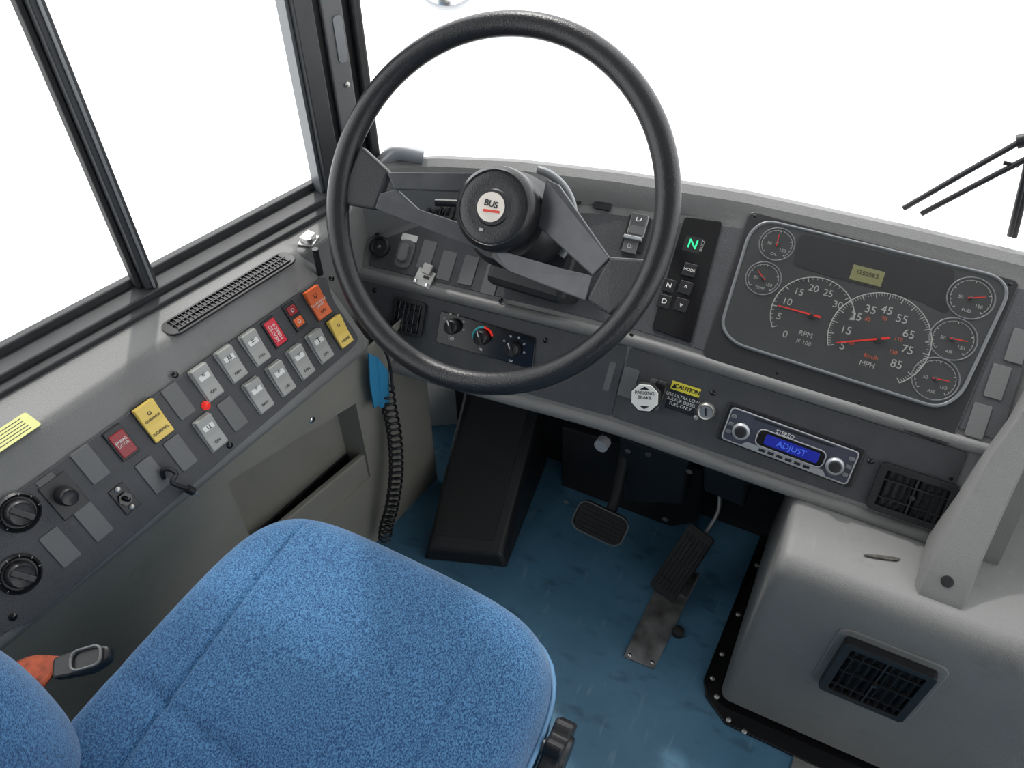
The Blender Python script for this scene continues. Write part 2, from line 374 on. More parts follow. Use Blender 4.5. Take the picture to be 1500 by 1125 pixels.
def blank(par,fr,x,y,w=.025,h=.049,z=PZ):
    box('blank_plug',par,fr,x,y,w,h,z,z+.002,M_blank,.0008,.002)
for u,v in ((131,680),(87,801),(136,764),(223,695),(263,663),(260,588),(339,606)): blank(sp,SP,*SP.L(u,v))
for (u,v,ic,lo) in ((300,560,'*','ON'),(336,533,'#','FAN'),(371,509,'=','FAN'),(306,633,'u','ON'),(376,579,'*','FAN'),(409,554,'*','OFF'),(438,530,'*','FAN'),(466,507,'T','ON')):
    x,y=SP.L(u,v); rocker(sp,SP,x,y,M_rock,icon=None,lo=lo)
    box('icon_field',sp,SP,x,y+.013,.017,.015,PZ+.0085,PZ+.0098,M_wht,.0004)
    text('icon',sp,SP,x,y+.0105,.014,ic,M_blk,PZ+.0100)
x,y=SP.L(222,616); rocker(sp,SP,x,y,M_yel,.030,.054,icon='o',lo='NORMAL'); text('t',sp,SP,x,y+.004,.005,'OVERRIDE',M_blk,PZ+.009)
x,y=SP.L(495,486); rocker(sp,SP,x,y,M_yel,.026,.05,icon='o',lo='NOISE')
x,y=SP.L(462,444); rocker(sp,SP,x,y,M_org,.028,.05,icon='D',lo='OFF'); text('t',sp,SP,x,y-.002,.0055,'CLEARANCE\nLAMPS',M_wht,PZ+.0075)
x,y=SP.L(176,648); box('emergency_door_lamp_bezel',sp,SP,x,y,.026,.045,PZ,PZ+.004,M_blk,.001); box('emergency_door_lamp',sp,SP,x,y-.002,.021,.034,PZ,PZ+.006,M_red,.001); text('t',sp,SP,x,y,.0055,'EMERG\nDOOR',M_wht,PZ+.0065)
x,y=SP.L(400,487); box('warning_lamp_bezel',sp,SP,x,y,.024,.045,PZ,PZ+.004,M_blk,.001); box('warning_lamp',sp,SP,x,y,.020,.04,PZ,PZ+.006,mat('lamp_red',(.55,.01,.03),.3,emit=.15),.001); text('t',sp,SP,x,y,.0075,'HEATED\nMIRROR',M_wht,PZ+.0065,math.pi/2)
x,y=SP.L(430,464); box('indicator_pair_bezel',sp,SP,x,y,.022,.045,PZ,PZ+.004,M_blk,.001)
for k,mm in ((.011,M_red),(-.009,M_org)): box('indicator',sp,SP,x,y+k,.016,.014,PZ,PZ+.006,mm,.001); text('t',sp,SP,x,y+k,.008,'D',M_wht,PZ+.0065)
x,y=SP.L(300,594); lathe('indicator_led',sp,SP,x,y,[(.0065,PZ),(.0065,PZ+.002),(.0045,PZ+.003),(.0045,PZ+.005),(0,PZ+.007)],M_redb,20)
for u,v in ((255,549),(335,652),(18,903),(484,408)): screw(sp,SP,*SP.L(u,v),M_blkg,.0048,PZ)
def knob(par,fr,x,y,r,h,z=PZ,body=None,ring=True,line=True):
    if ring: lathe('knob_base_ring',par,fr,x,y,[(r*1.45,z),(r*1.45,z+.003),(r*1.3,z+.006),(r*1.12,z+.003)],body or M_blk,36)
    lathe('knob',par,fr,x,y,[(r,z),(r*.96,z+h*.6),(r*.9,z+h*.9),(r*.78,z+h),(r*.6,z+h*.95),(0,z+h*.93)],body or M_blk,36)
    if line: box('knob_grip',par,fr.sub(x,y,0,.5),0,0,r*.45,r*1.7,z+h*.9,z+h*1.15,body or M_blk,.001)
for u,v in ((26,750),(27,840)):
    x,y=SP.L(u,v); knob(sp,SP,x,y,.017,.018)
    for k in range(7):
        a=math.radians(200-k*36); box('dial_tick',sp,SP.sub(x+.0222*math.cos(a),y+.0222*math.sin(a),0,a),0,0,.0025,.0008,PZ+.0035,PZ+.0058,M_dimw,0)
x,y=SP.L(93,726); box('washer_switch_plate',sp,SP,x,y,.036,.052,PZ,PZ+.002,M_blk,.001); box('slot',sp,SP,x-.004,y+.03,.022,.008,PZ,PZ+.001,M_blkg,0); knob(sp,SP,x,y,.012,.022,PZ+.002,None,False,False)
x,y=SP.L(181,730); box('toggle_plate',sp,SP,x,y,.022,.04,PZ,PZ+.002,M_blk,.001); lathe('toggle_nut',sp,SP,x,y,[(.009,PZ),(.009,PZ+.006),(.004,PZ+.006),(.004,PZ+.014),(0,PZ+.016)],M_blkg,6)
for k in(-.015,.015): screw(sp,SP,x,y+k,M_alu,.004,PZ+.002)
# loose plug cable
g=group('loose_plug_cable')
pc=[SP.P(*SP.L(u,v,d),d) for u,v,d in ((240,700,.004),(238,690,.012),(247,687,.018),(258,694,.02),(252,706,.022),(262,712,.02),(275,716,.016))]
tube('cable',g,smooth_path(pc),.0032,M_blk)
q=SP.P(*SP.L(283,720,.014),.014); a=(q-pc[-1]).normalized(); tube('plug',g,[pc[-1],q],.006,M_blk,smooth=False)
for k in(-1,1): tube('pin',g,[q+SP.ey*.003*k,q+a*.010+SP.ey*.003*k],.0013,M_chr)

# ledge vent
g=group('defroster_vent')
A=LG.L(252,484); B=LG.L(420,380); c=V(((A[0]+B[0])/2,(A[1]+B[1])/2)); ang=math.atan2(B[1]-A[1],B[0]-A[0]); ln=(V(A)-V(B)).length
lf=LG.sub(c.x,c.y,.003,ang)
box('vent_bezel',g,lf,0,0,ln+.02,.038,-.002,.0015,M_blk,.001,.015)
box('vent_dark',g,lf,0,0,ln-.006,.026,.0015,.0018,M_blkg,0,.004)
n=30
for i in range(n+1): box('slat',g,lf,-ln/2+.006+i*(ln-.012)/n,0,.0012,.026,.0018,.0036,M_blk,0)
for k in(-.013,0,.013): box('rib',g,lf,0,k,ln-.006,.0014,.0018,.0040,M_blk,0)
g=group('sticker'); x,y=LG.L(10,638,.003); prism('sticker_sheet',g,LG,rr(x,y,.07,.036,.004),.0025,.0032,M_labp); 
tf=LG.sub(x,y,0,0)
for i in range(5): box('print_line',g,tf,.0,.012-.006*i,.05,.0010,.0032,.0036,M_wfr,0)
g=group('metal_clip'); x,y=LG.L(452,352,.004); cf=LG.sub(x,y,.003,.4)
box('clip_base',g,cf,0,0,.030,.026,-.001,.002,M_alu,.0006); prism('clip_tab',g,cf,[(-.014,-.004),(.010,-.010),(.016,.006),(-.006,.012)],.002,.010,M_wht,.001)
lathe('clip_screw',g,cf,-.008,-.006,[(.005,.002),(.005,.012),(0,.013)],M_chr,12)
g=group('door_latch_post'); pp=[V((-.716,.772,.640)),V((-.716,.772,.688))]; tube('post',g,pp,.005,M_blk,smooth=False)

# ---------------- dashboard ----------------
g=group('dashboard')
def Gy(x): return .942 if x>-.24 else .942+(x+.24)*.0887
def By(x): return .865 if x>-.24 else .865+(x+.24)*.0887
def stat(x):
    t=interp(x,Ttab); G=Gy(x); Bq=By(x); yr=t-.052; zr=(UR if x>-.24 else UL).zxy(x,yr)
    return [V((x,t+.03,.40)),V((x,t+.028,.68)),V((x,t+.012,.712)),V((x,t-.004,.722)),V((x,t-.020,.725)),V((x,t-.036,.718)),V((x,t-.047,.704)),V((x,yr,min(zr,.70))),
      V((x,G,.55)),V((x,G-.0005,.549)),V((x,Bq,.425)),V((x,Bq-.004,.412)),V((x,Bq+.004,.402)),V((x,Bq+.02,.40)),V((x,1.07,.43))]
xs=[-.80,-.76,-.72,-.68,-.65,-.6,-.56,-.52,-.46,-.4,-.35,-.30,-.24,-.2,-.145,-.06,.02,.1,.2,.30,.36]
loft('dash_shell',g,[stat(x) for x in xs],M_grey,28)
tube('dash_ridge',g,smooth_path([V((-.765,Gy(-.765)+.004,.547)),V((-.5,Gy(-.5),.547)),V((-.24,Gy(-.24),.547)),V((.0,.942,.547)),V((.29,.942,.547))],8),.0105,M_grey)
tube('dash_lower_lip',g,smooth_path([V((-.66,By(-.66),.418)),V((-.45,By(-.45),.418)),V((-.24,.865,.418)),V((0,.865,.418)),V((.270,.865,.418))],8),.012,M_grey)
def up_plate(name,fr,xa,xc,n=14):
    P=[]
    for i in range(n+1):
        x=xa+(xc-xa)*i/n; t=interp(x,Ttab)-.058; p=V((x,t,fr.zxy(x,t)))-fr.o; P.append((p.dot(fr.ex),p.dot(fr.ey)-.006))
    a=P[0][0]; b=P[-1][0]
    P=[(a+.004,.016)]+P+[(b,.016)]
    prism(name,g,fr,P,-.002,.0025,M_fas,.0008)
up_plate('upper_fascia_left',UL,-.735,-.24); up_plate('upper_fascia_right',UR,-.24,.30)
prism('lower_fascia_left',g,LL,rquad([(-.44,.012),(0,.012),(0,.134),(-.50,.134),(-.49,.09)],.008),-.002,.0025,M_fas,.0008)
prism('lower_fascia_right',g,LR,rquad([(0,.012),(.508,.012),(.508,.134),(0,.134)],.006),-.002,.0025,M_fas,.0008)
# right hand upright leg, flares down to a foot standing on the engine cover
rows=[]
for (y,z,xl,w_,dy,dz) in ((.742,.434,.250,.066,.055,.0),(.748,.444,.250,.066,.06,-.01),(.80,.478,.258,.062,.07,-.05),(.86,.520,.272,.056,.08,-.09),(.915,.560,.284,.052,.09,-.12),(.965,.598,.302,.052,.09,-.12),(1.06,.668,.322,.052,.08,-.10),(1.13,.718,.336,.052,.07,-.08)):
    rows.append([V((xl+.004,y+dy,z+dz)),V((xl,y+.012,z-.004)),V((xl+.006,y,z)),V((xl+w_-.006,y,z)),V((xl+w_,y+.012,z-.004)),V((xl+w_-.004,y+dy,z+dz))])
loft('dash_end_leg',g,rows,M_grey,40,cap=True)
lf=Frame((.250,.748,.444),(1,0,0),V((0,.80-.748,.478-.444)))
lathe('leg_screw_recess',g,lf,.034,.022,[(.008,.0),(.008,.0012),(.006,.0015),(.0,.0012)],M_blk,20)
for fr,pl in ((UL,[(553,342)]),(LL,[(550,425),(800,498),(735,440)]),(LR,[(925,492),(1045,575),(1275,675),(965,560)]),(UR,[(1105,318),(1478,418),(1138,547),(1258,590)])):
    for u,v in pl: screw(g,fr,*fr.L(u,v),M_blkg,.0045,PZ)
for u,v in ((655,390),(687,397),(720,411)): blank(g,UL,*UL.L(u,v),.026,.052)
x,y=UL.L(626,374); blank(g,UL,x,y,.026,.052)
for u,v in ((823,520),(853,540),(887,549),(921,560),(959,577)): blank(g,LR,*LR.L(u,v),.026,.050)
for u,v in ((1460,560),(1432,617),(1490,508)): blank(g,UR,*UR.L(u,v),.024,.05)
for u,v in ((1393,700),): screw(g,LR,*LR.L(u,v),M_blkg)
x,y=UL.L(558,363); lathe('power_socket',g,UL,x,y,[(.019,PZ),(.019,PZ+.006),(.015,PZ+.008),(.013,PZ+.004),(0,PZ+.004)],M_blk,30); text('t',g,UL,x,y,.01,'A',M_dimw,PZ+.0045)
x,y=UL.L(594,373); box('dimmer_plate',g,UL,x,y,.032,.052,PZ,PZ+.004,M_blank,.002,.012); box('dimmer_grip',g,UL,x,y,.018,.034,PZ+.004,PZ+.015,M_blank,.003,.008)
x,y=UL.L(601,349); box('paper_label',g,UL,x,y,.030,.012,PZ,PZ+.001,M_wht,0)
g2=group('padlock_hasp'); x,y=UL.L(620,406,.012); hf=UL.sub(x,y,.004,-.15)
box('hasp_plate',g2,hf,0,0,.034,.030,0,.004,M_alu,.001); box('hasp_top',g2,hf,0,.016,.018,.018,0,.010,M_alu,.001); box('hasp_slot',g2,hf,.004,.002,.012,.005,.004,.0045,M_blk,0)
for k in(-.011,.011): lathe('rivet',g2,hf,k,-.010,[(.004,.004),(.003,.006),(0,.0065)],M_chr,12)
x,y=UL.L(883,303); box('indicator_window',g,UL,x,y,.03,.014,PZ,PZ+.003,M_blk,.001,.003)
x,y=UL.L(845,295); box('indicator_window',g,UL,x,y,.018,.012,PZ,PZ+.003,M_blk,.001,.003)
x,y=UL.L(932,342); box('lamp_switch_mount',g,UL,x,y-.002,.038,.062,PZ,PZ+.003,M_blk,.001,.004)
rocker(g,UL,x,y+.012,M_blank,.026,.034,1,'D',M_wht,PZ+.002,s=.014); box('lamp_switch_clip',g,UL,x-.002,y-.012,.03,.006,PZ+.003,PZ+.012,M_sil,.001)
box('lamp_switch_low',g,UL,x-.003,y-.026,.024,.022,PZ,PZ+.006,M_blank,.001); text('t',g,UL,x-.003,y-.026,.01,'D:',M_wht,PZ+.0065)

def vent(name,fr,x,y,w,h,nh,nv,depth=.010,rot=0,rim=.007,bezel=None):
    g=group(name); f=fr.sub(x,y,0,rot)
    o=rr(0,0,w,h,.008); i_=rr(0,0,w-2*rim,h-2*rim,.003); n=len(o)
    vs=[f.P(a,b,0) for a,b in o]+[f.P(a,b,depth) for a,b in o]+[f.P(a,b,depth) for a,b in i_]+[f.P(a,b,.0012) for a,b in i_]
    fs=[(k*n+i,k*n+(i+1)%n,(k+1)*n+(i+1)%n,(k+1)*n+i) for k in range(3) for i in range(n)]+[tuple(3*n+i for i in range(n))]
    mk('vent_housing',g,vs,fs,bezel or M_blk,.0008)
    W_=w-2*rim; H_=h-2*rim
    for i in range(nv): 
        f2=f.sub(-W_/2+W_*(i+.5)/nv,0,depth*.6)
        q=Frame(f2.o,f2.ex*math.cos(.9)+f2.n*math.sin(.9),f2.ey); box('vane',g,q,0,0,W_/nv*.6,H_,0,.0012,M_blk,0)
    for i in range(nh): box('bar',g,f,0,-H_/2+H_*(i+.5)/nh,W_,.0018,depth*.5,depth*.95,M_blk,0)
    box('centre_rib',g,f,0,0,.003,H_,.002,depth,M_blk,.0005); lathe('vane_lever',g,f,0,0,[(.004,depth*.8),(.004,depth+.004),(0,depth+.005)],M_blk,10)
    return g
x,y=LL.L(600,464); vent('dash_air_vent',LL,x,y,.062,.064,2,5,.010)
x,y=LR.L(1339,727); vent('dash_air_vent',LR,x-.004,y,.108,.075,2,8,.012,0,.010)
x,y=UL.L(652,298); vent('dash_air_vent',UL,x,y,.05,.065,1,6,.012)

# heater controls
g=group('heater_control_panel')
P_=LL.Ls([(646,455),(785,494),(781,541),(639,501)],.004)
prism('panel',g,LL,rquad(P_,.005),0,.006,M_blkg,.001)
hc=[LL.L(*p,.006) for p in((664,478),(707,494),(752,511))]
for i,(x,y) in enumerate(hc):
    knob(g,LL,x,y,.0135,.016,.006,None,False,True)
    f=LL.sub(x,y,.006); 
    box('pointer',g,LL.sub(x,y,0,.5),0,.008,.0016,.010,.0242,.0248,M_wht,0)
    if i==1:
        for (a0,a1,mm) in ((20,90,M_redb),(90,200,mat('arc_teal',(.05,.5,.55),.4))):
            tube('temp_arc',g,[f.P(.0175*math.cos(math.radians(a)),.0175*math.sin(math.radians(a)),.0004) for a in range(a0,a1+1,10)],.0019,mm)
    else:
        for a in range(-10,200,42): text('mark',g,f,.020*math.cos(math.radians(a)),.020*math.sin(math.radians(a)),.010,'*',M_wht,.0004)
    text('legend',g,f,0,-.021,.009,('(#)','m','w')[i],M_wht,.0004)

# gear selector
g=group('push_button_shifter')
q=UR.Ls([(1003,318),(1058,325),(1012,503),(955,482)],.003)
prism('shifter_body',g,UR,rquad(q,.004),0,.006,M_blkg,.001)
x,y=UR.L(1015,360); box('display',g,UR,x,y,.028,.026,.006,.0065,M_blk,0); text('gear_letter',g,UR,x,y,.021,'N',M_grn,.0068,0,.0003)
x,y=UR.L(1028,362); text('t',g,UR,x+.001,y,.006,'SELECT',M_dimw,.0068,math.pi/2)
for (u,v,t) in ((1010,396,'MODE'),(1004,422,'^'),(998,447,'v'),(980,419,'N'),(973,442,'D')):
    x,y=UR.L(u,v,.006); box('button',g,UR,x,y,.021,.022,.006,.0085,M_blk,.001,.002); text('t',g,UR,x,y,.0065 if t=='MODE' else .012,t,M_wht,.0088)

# ---------------- instrument cluster ----------------
g=group('instrument_cluster')
q=UR.Ls([(1098,308),(1496,412),(1392,655),(1028,522)],.004)
prism('bezel_panel',g,UR,rquad(q,.012),0,.005,M_cbez,.002)
Z0=.005
q=UR.Ls([(1122,323),(1462,405),(1478,428),(1408,578),(1375,598),(1075,503),(1056,478),(1098,340)],.006)
qr=rquad(q,.018); cx=sum(p[0] for p in qr)/len(qr); cy=sum(p[1] for p in qr)/len(qr)
tube('cluster_silver_rim',g,[UR.P(a,b,Z0+.001) for a,b in qr],.0026,M_rimg,True)
prism('cluster_face',g,UR,[(cx+(a-cx)*.985,cy+(b-cy)*.985) for a,b in qr],Z0-.001,Z0+.001,M_clus)
mk('cover_lens',g,[UR.P(cx+(a-cx)*.985,cy+(b-cy)*.985,Z0+.0085-((a-cx)**2)*.08) for a,b in qr],[tuple(range(len(qr)))],M_lens)
ZF=Z0+.0012
q=UR.Ls([(1172,342),(1400,395),(1388,462),(1345,440),(1215,405),(1160,388)],ZF); prism('cluster_raised_field',g,UR,rquad(q,.01),ZF-.001,ZF+.0004,M_cbez)
def ct(u,v,s,t,mt=M_dimw): 
    x,y=UR.L(u,v,ZF); text('numeral',g,UR,x,y,s,t,mt,ZF+.0008)
def gauge(u,v,r,a0,a1,needle,nr,ticks=10,thick=.0008):
    x,y=UR.L(u,v,ZF); f=UR.sub(x,y,ZF)
    k=int(abs(a1-a0)/6)
    tube('gauge_arc',g,[f.P(r*math.cos(math.radians(a0+(a1-a0)*i/k)),r*math.sin(math.radians(a0+(a1-a0)*i/k)),.0006) for i in range(k+1)],thick,M_dimw)
    vs=[];fs=[]
    for i in range(ticks*5+1):
        a=math.radians(a0+(a1-a0)*i/(ticks*5)); L=r*(.12 if i%5==0 else .07); wd=.0007 if i%5==0 else .0004
        c,s=math.cos(a),math.sin(a); b=len(vs)
        for rr_,k2 in ((r,-1),(r,1),(r-L,1),(r-L,-1)): vs.append(f.P(rr_*c-k2*wd*s,rr_*s+k2*wd*c,.0009))
        fs.append((b,b+1,b+2,b+3))
    mk('gauge_ticks',g,vs,fs,M_dimw)
    a=math.radians(needle); c,s=math.cos(a),math.sin(a); wd=r*.02+.0004
    prism('needle',g,f,[(-nr*.25*c-wd*s,-nr*.25*s+wd*c),(-nr*.25*c+wd*s,-nr*.25*s-wd*c),(nr*c+wd*.4*s,nr*s-wd*.4*c),(nr*c-wd*.4*s,nr*s+wd*.4*c)],.0030,.0038,M_need)
    lathe('needle_hub',g,f,0,0,[(r*.08+.001,0),(r*.08+.001,.003),(0,.0045)],M_cbez,20)
gauge(1189,462,.060,215,10,180,.052,6)
gauge(1287,497,.071,205,-50,203,.060,16)
for (u,v,nd,lab) in ((1138,358,95,'OIL'),(1118,408,140,'TEMP'),(1422,437,20,'FUEL'),(1396,497,5,'AIR'),(1370,555,5,'AIR')):
    x,y=UR.L(u,v,ZF); r=.0265 if u<1200 else .0315
    tube('small_dial_rim',g,[UR.P(x+r*math.cos(k*math.pi/18),y+r*math.sin(k*math.pi/18),ZF+.0004) for k in range(36)],.0011,M_rimg,True)
    gauge(u,v,r*.86,225,-45,nd,r*.6,4,.0003)
    f=UR.sub(x,y,ZF)
    text('t',g,f,0,-r*.62,.0065,lab,M_dimw,.0009); text('t',g,f,-r*.42,-r*.05,.007,'50',M_dimw,.0009); text('t',g,f,r*.42,-r*.3,.007,'150',M_dimw,.0009)
for u,v,t in ((1150,490,'0'),(1141,464,'5'),(1153,442,'10'),(1170,428,'15'),(1192,423,'20'),(1213,430,'25'),(1227,447,'30')): ct(u,v,.0150,t)
ct(1180,490,.011,'RPM'); ct(1177,502,.009,'X 100')
for u,v,t in ((1234,507,'5'),(1239,484,'15'),(1254,464,'25'),(1275,454,'35'),(1299,455,'45'),(1321,468,'55'),(1331,490,'65'),(1329,513,'75'),(1313,534,'85')): ct(u,v,.0170,t)
ct(1270,534,.011,'MPH'); Mr=mat('print_red',(.6,.12,.05),.5); ct(1276,523,.010,'km/h',Mr)
for u,v,t in ((1247,503,'10'),(1271,468,'50'),(1295,467,'70'),(1316,497,'110'),(1308,516,'130')): ct(u,v,.008,t,Mr)
x,y=UR.L(1270,404,ZF); f=UR.sub(x,y,ZF); box('lcd',g,f,0,0,.046,.024,0,.0012,M_lcd,.0005); text('t',g,f,0,.002,.009,'125058.2',M_blk,.0014)

# ---------------- lower right dash items ----------------
g=group('parking_brake_knob')
x,y=LR.L(948,585); lathe('brake_stem',g,LR,x,y,[(.014,PZ),(.014,PZ+.010),(.008,PZ+.012),(.008,PZ+.03)],M_blk,24)
x,y=LR.L(944,583,.045); f=LR.sub(x,y,0,.25)
pt=[( .021,.009),(.009,.021),(-.009,.021),(-.021,.009),(-.021,-.009),(-.009,-.021),(.009,-.021),(.021,-.009)]
prism('brake_knob_body',g,f,[(a*1.12,b*1.12) for a,b in pt],.028,.042,M_blk,.003)
prism('brake_knob_face',g,f,pt,.042,.0445,M_wht,.0006)
text('t',g,f,0,.004,.0075,'PARKING\nBRAKE',M_blk,.0448)
for s_ in(-1,1): prism('arrow',g,f,[(-.008,s_*.013),(.008,s_*.013),(0,s_*.018)],.0445,.045,M_blk,0)
x,y=LR.L(967,572); box('push_to_apply_tab',g,LR,x,y,.02,.03,PZ,PZ+.01,M_blk,.002)
g=group('caution_label'); x,y=LR.L(1000,584,.003); f=LR.sub(x,y,PZ)
box('label_black',g,f,0,-.006,.047,.034,0,.0006,M_blk,0); box('label_yellow',g,f,0,.0165,.047,.014,0,.0008,M_lab,0)
text('t',g,f,.003,.0165,.009,'CAUTION',M_blk,.001,0,.0003); prism('warning_triangle',g,f,[(-.022,.012),(-.015,.012),(-.0185,.020)],.0008,.0012,M_blk,0)
text('t',g,f,0,-.006,.0072,'USE ULTRA LOW\nSULFUR DIESEL\nFUEL ONLY',M_wht,.0008)
g=group('ignition_switch'); x,y=LR.L(1034,603,.008)
lathe('ignition_bezel',g,LR,x,y,[(.015,PZ),(.015,PZ+.006),(.012,PZ+.010),(.010,PZ+.008),(0,PZ+.008)],M_alu,28)
box('key_slot',g,LR.sub(x,y,0,.3),0,0,.003,.012,PZ+.008,PZ+.0095,M_blk,0); lathe('key_ring_lug',g,LR,x-.012,y-.015,[(.004,PZ),(.004,PZ+.004),(0,PZ+.005)],M_alu,10)
g=group('car_radio')
a=LR.L(1155,651,.006); ca=LR.L(1062,612,.006); cb=LR.L(1246,684,.006); rw=cb[0]-ca[0]
f=LR.sub(a[0],a[1],PZ,math.atan2(cb[1]-ca[1],cb[0]-ca[0])*.6)
rh=.055
box('radio_trim',g,f,0,0,rw+.014,rh+.008,0,.004,M_blk,.002,.004); box('radio_face',g,f,0,0,rw,rh,.003,.009,mat('radio_dark',(.06,.065,.09),.25),.002,.005)
tube('radio_edge',g,[f.P(p,q_,.009) for p,q_ in rr(0,0,rw-.002,rh-.002,.006)],.0012,M_sil,True)
box('cd_slot',g,f,.0,rh*.40,rw*.62,.003,.009,.0095,M_blk,0)
prism('silver_band',g,f,[(-rw*.30,-.0175),(rw*.30,-.0175),(rw*.34,-.026),(-rw*.34,-.026)],.009,.0102,M_sil,.0005)
box('display_surround',g,f,.004,-.003,rw*.52,.026,.009,.0102,M_blkg,.0006,.008)
box('display',g,f,.006,-.003,rw*.42,.017,.0100,.0110,M_rblue,.0006,.003); tube('display_trim',g,[f.P(.004+p,-.003+q_,.0102) for p,q_ in rr(0,0,rw*.53,.027,.009)],.0011,M_sil,True)
text('t',g,f,.006,-.003,.013,'ADJUST',M_rtxt,.0112); text('t',g,f,-.01,.0145,.008,'STEREO',M_wht,.0098)
for kx,kr in((-rw*.37,.0135),(rw*.37,.0135)):
    lathe('radio_knob',g,f,kx,-.005,[(kr,.009),(kr,.014),(kr*.8,.017),(kr*.6,.0165),(0,.017)],M_sil,28); lathe('radio_knob_cap',g,f,kx,-.005,[(kr*.68,.0165),(kr*.6,.020),(0,.0205)],M_cbez,20)
for i in range(6): box('preset_button',g,f,-rw*.18+i*rw*.07+.002,-.0218,rw*.05,.0045,.0095,.0112,M_blk,.0006)
for i in range(3): box('side_button',g,f,-rw*.46,.014-i*.013,.008,.006,.009,.011,M_rimg,.001); box('side_button',g,f,rw*.46,.014-i*.013,.008,.006,.009,.011,M_rimg,.001)

# ---------------- steering wheel ----------------
g=group('steering_wheel')
MR,mr=.246,.0168
lathe('rim',g,SW,0,0,[(MR+mr*math.cos(a*math.pi/10),mr*math.sin(a*math.pi/10)) for a in range(20)],M_rim,120,180,True)
def wp(u,v,dz): return SW.P(*SW.L(u,v,dz),dz)
def bar(name,px,th=.009,mt=M_spoke,bev=.0018):
    top=[wp(*p) for p in px]; n=len(top); bot=[p-SW.n*th for p in top]
    c=sum(((top[(i+1)%n]-top[0]).cross(top[(i+2)%n]-top[0]) for i in range(n-2)),V((0,0,0)))
    idx=list(range(n))
    if c.dot(SW.n)<0: idx=idx[::-1]
    vs=[top[i] for i in idx]+[bot[i] for i in idx]
    fs=[tuple(range(n)),tuple(range(2*n-1,n-1,-1))]+[(n+i,n+(i+1)%n,(i+1)%n,i) for i in range(n)]
    return mk(name,g,vs,fs,mt,bev)
o=.004; i_=-.030
M_pad=mat('spoke_pad_urethane',(.030,.030,.033),.45,bump=.5,bs=450)
bar('left_spoke_pad',[(528,213,o),(569,251,o-.008),(549,307,o-.008),(492,297,o)],.016,M_pad,.004)
bar('left_spoke_upper',[(566,252,o-.006),(700,253,i_),(688,281,i_),(578,277,o-.010)])
bar('left_spoke_lower',[(549,305,o-.006),(556,283,o-.008),(580,277,o-.010),(612,306,-.015),(700,335,i_),(722,374,i_)])
bar('right_spoke_pad',[(892,376,o-.008),(965,381,o),(950,420,o),(893,462,o),(858,440,o-.008)],.016,M_pad,.004)
bar('right_spoke_upper',[(893,378,o-.006),(868,404,o-.010),(786,330,i_),(800,262,i_),(818,270,i_)])
bar('right_spoke_lower',[(858,441,o-.006),(868,404,o-.010),(800,388,i_),(722,362,i_),(718,376,i_),(745,398,i_)])
lathe('hub_base',g,SW,.012,-.008,[(.050,-.12),(.066,-.115),(.070,-.085),(.070,-.055),(.064,-.045),(.060,-.030)],M_blk,64)
lathe('horn_cap',g,SW,.006,.000,[(.058,-.05),(.060,-.012),(.058,.000),(.052,.006),(.050,.004),(.047,.0055),(.035,.0045),(.026,.0045)],M_rim,64)
lathe('horn_button',g,SW,.006,.0,[(.026,.0045),(.024,.0065),(.0,.007)],M_blk,48)
lathe('logo_disc',g,SW,.004,.0,[(.0205,.0065),(.0205,.0078),(.0,.0078)],M_logo,40)
lf=SW.sub(.004,0,.0078,.12); text('logo_text',g,lf,0,.004,.0120,'BUS',M_blk,.0004,-.15,.0003); box('logo_bar',g,lf,.002,-.0055,.024,.0035,0,.0008,mat('emblem_red',(.65,.06,.03),.4),0)
box('horn_symbol',g,SW,-.002,-.033,.006,.004,.0045,.006,M_dimw,0)
g=group('steering_column')
lathe('column_tube',g,SW,.012,-.008,[(.045,-.36),(.050,-.30),(.055,-.20),(.062,-.15),(.060,-.12)],M_blk,48)
cf=SW.sub(.012,-.05,-.20)
box('column_shroud',g,cf,.015,-.0,.135,.12,-.09,.055,M_blk,.012)
tube('turn_signal_stalk',g,smooth_path([SW.P(-.03,.0,-.15),SW.P(-.10,.0,-.14),SW.P(-.15,-.01,-.13)]),.006,M_blk)
tube('canceling_ring',g,[SW.P(.016+.079*math.cos(math.radians(a)),-.004+.079*math.sin(math.radians(a)),-.10) for a in range(-25,91,5)],.006,M_rimg)
tube('lower_shaft',g,[V((-.40,1.0,.46)),V((-.33,1.06,.2)),V((-.33,1.07,.08))],.022,M_blkm)

g=group('defroster_nozzle'); tube('nozzle',g,smooth_path([V((-.735,1.00,.715)),V((-.71,1.012,.735)),V((-.67,1.03,.728))]),.014,M_sil)

# ---------------- engine cover ----------------
g=group('engine_cover')
def prof(x,inset=0):
    return [V((x,1.09,.03)),V((x,1.09,.40)),V((x,.90,.402)),V((x,.80,.43)),V((x,.735,.438)),V((x,.712,.432)),V((x,.702,.412)),V((x,.70,.38)),V((x,.70,.05)),V((x,.695,.02))]
def sh(P,cy,cz,k): return [V((p.x,cy+(p.y-cy)*k,cz+(p.z-cz)*k)) for p in P]
c0=(.9,.22)
rows=[sh(prof(.070),*c0,.93),sh(prof(.072),*c0,.965),sh(prof(.078),*c0,.99),sh(prof(.088),*c0,1.0)]+[prof(x) for x in (.3,.6,1.0)]
n=len(rows[0])
vs=[p for r in rows for p in r]; fs=[(i*n+j,i*n+j+1,(i+1)*n+j+1,(i+1)*n+j) for i in range(len(rows)-1) for j in range(n-1)]; fs.append(tuple(range(n-1,-1,-1)))
mk('cover_shell',g,vs,fs,M_grey,smooth=50)
x,y=DH.L(1283,988)
prism('vent_recess_pad',g,DH,rr(x,y,.150,.175,.02),-.001,.003,M_grey,.003)
sc_=Frame((.205,.785,.4340),(1,.15,0),(-.15,1,-.35))
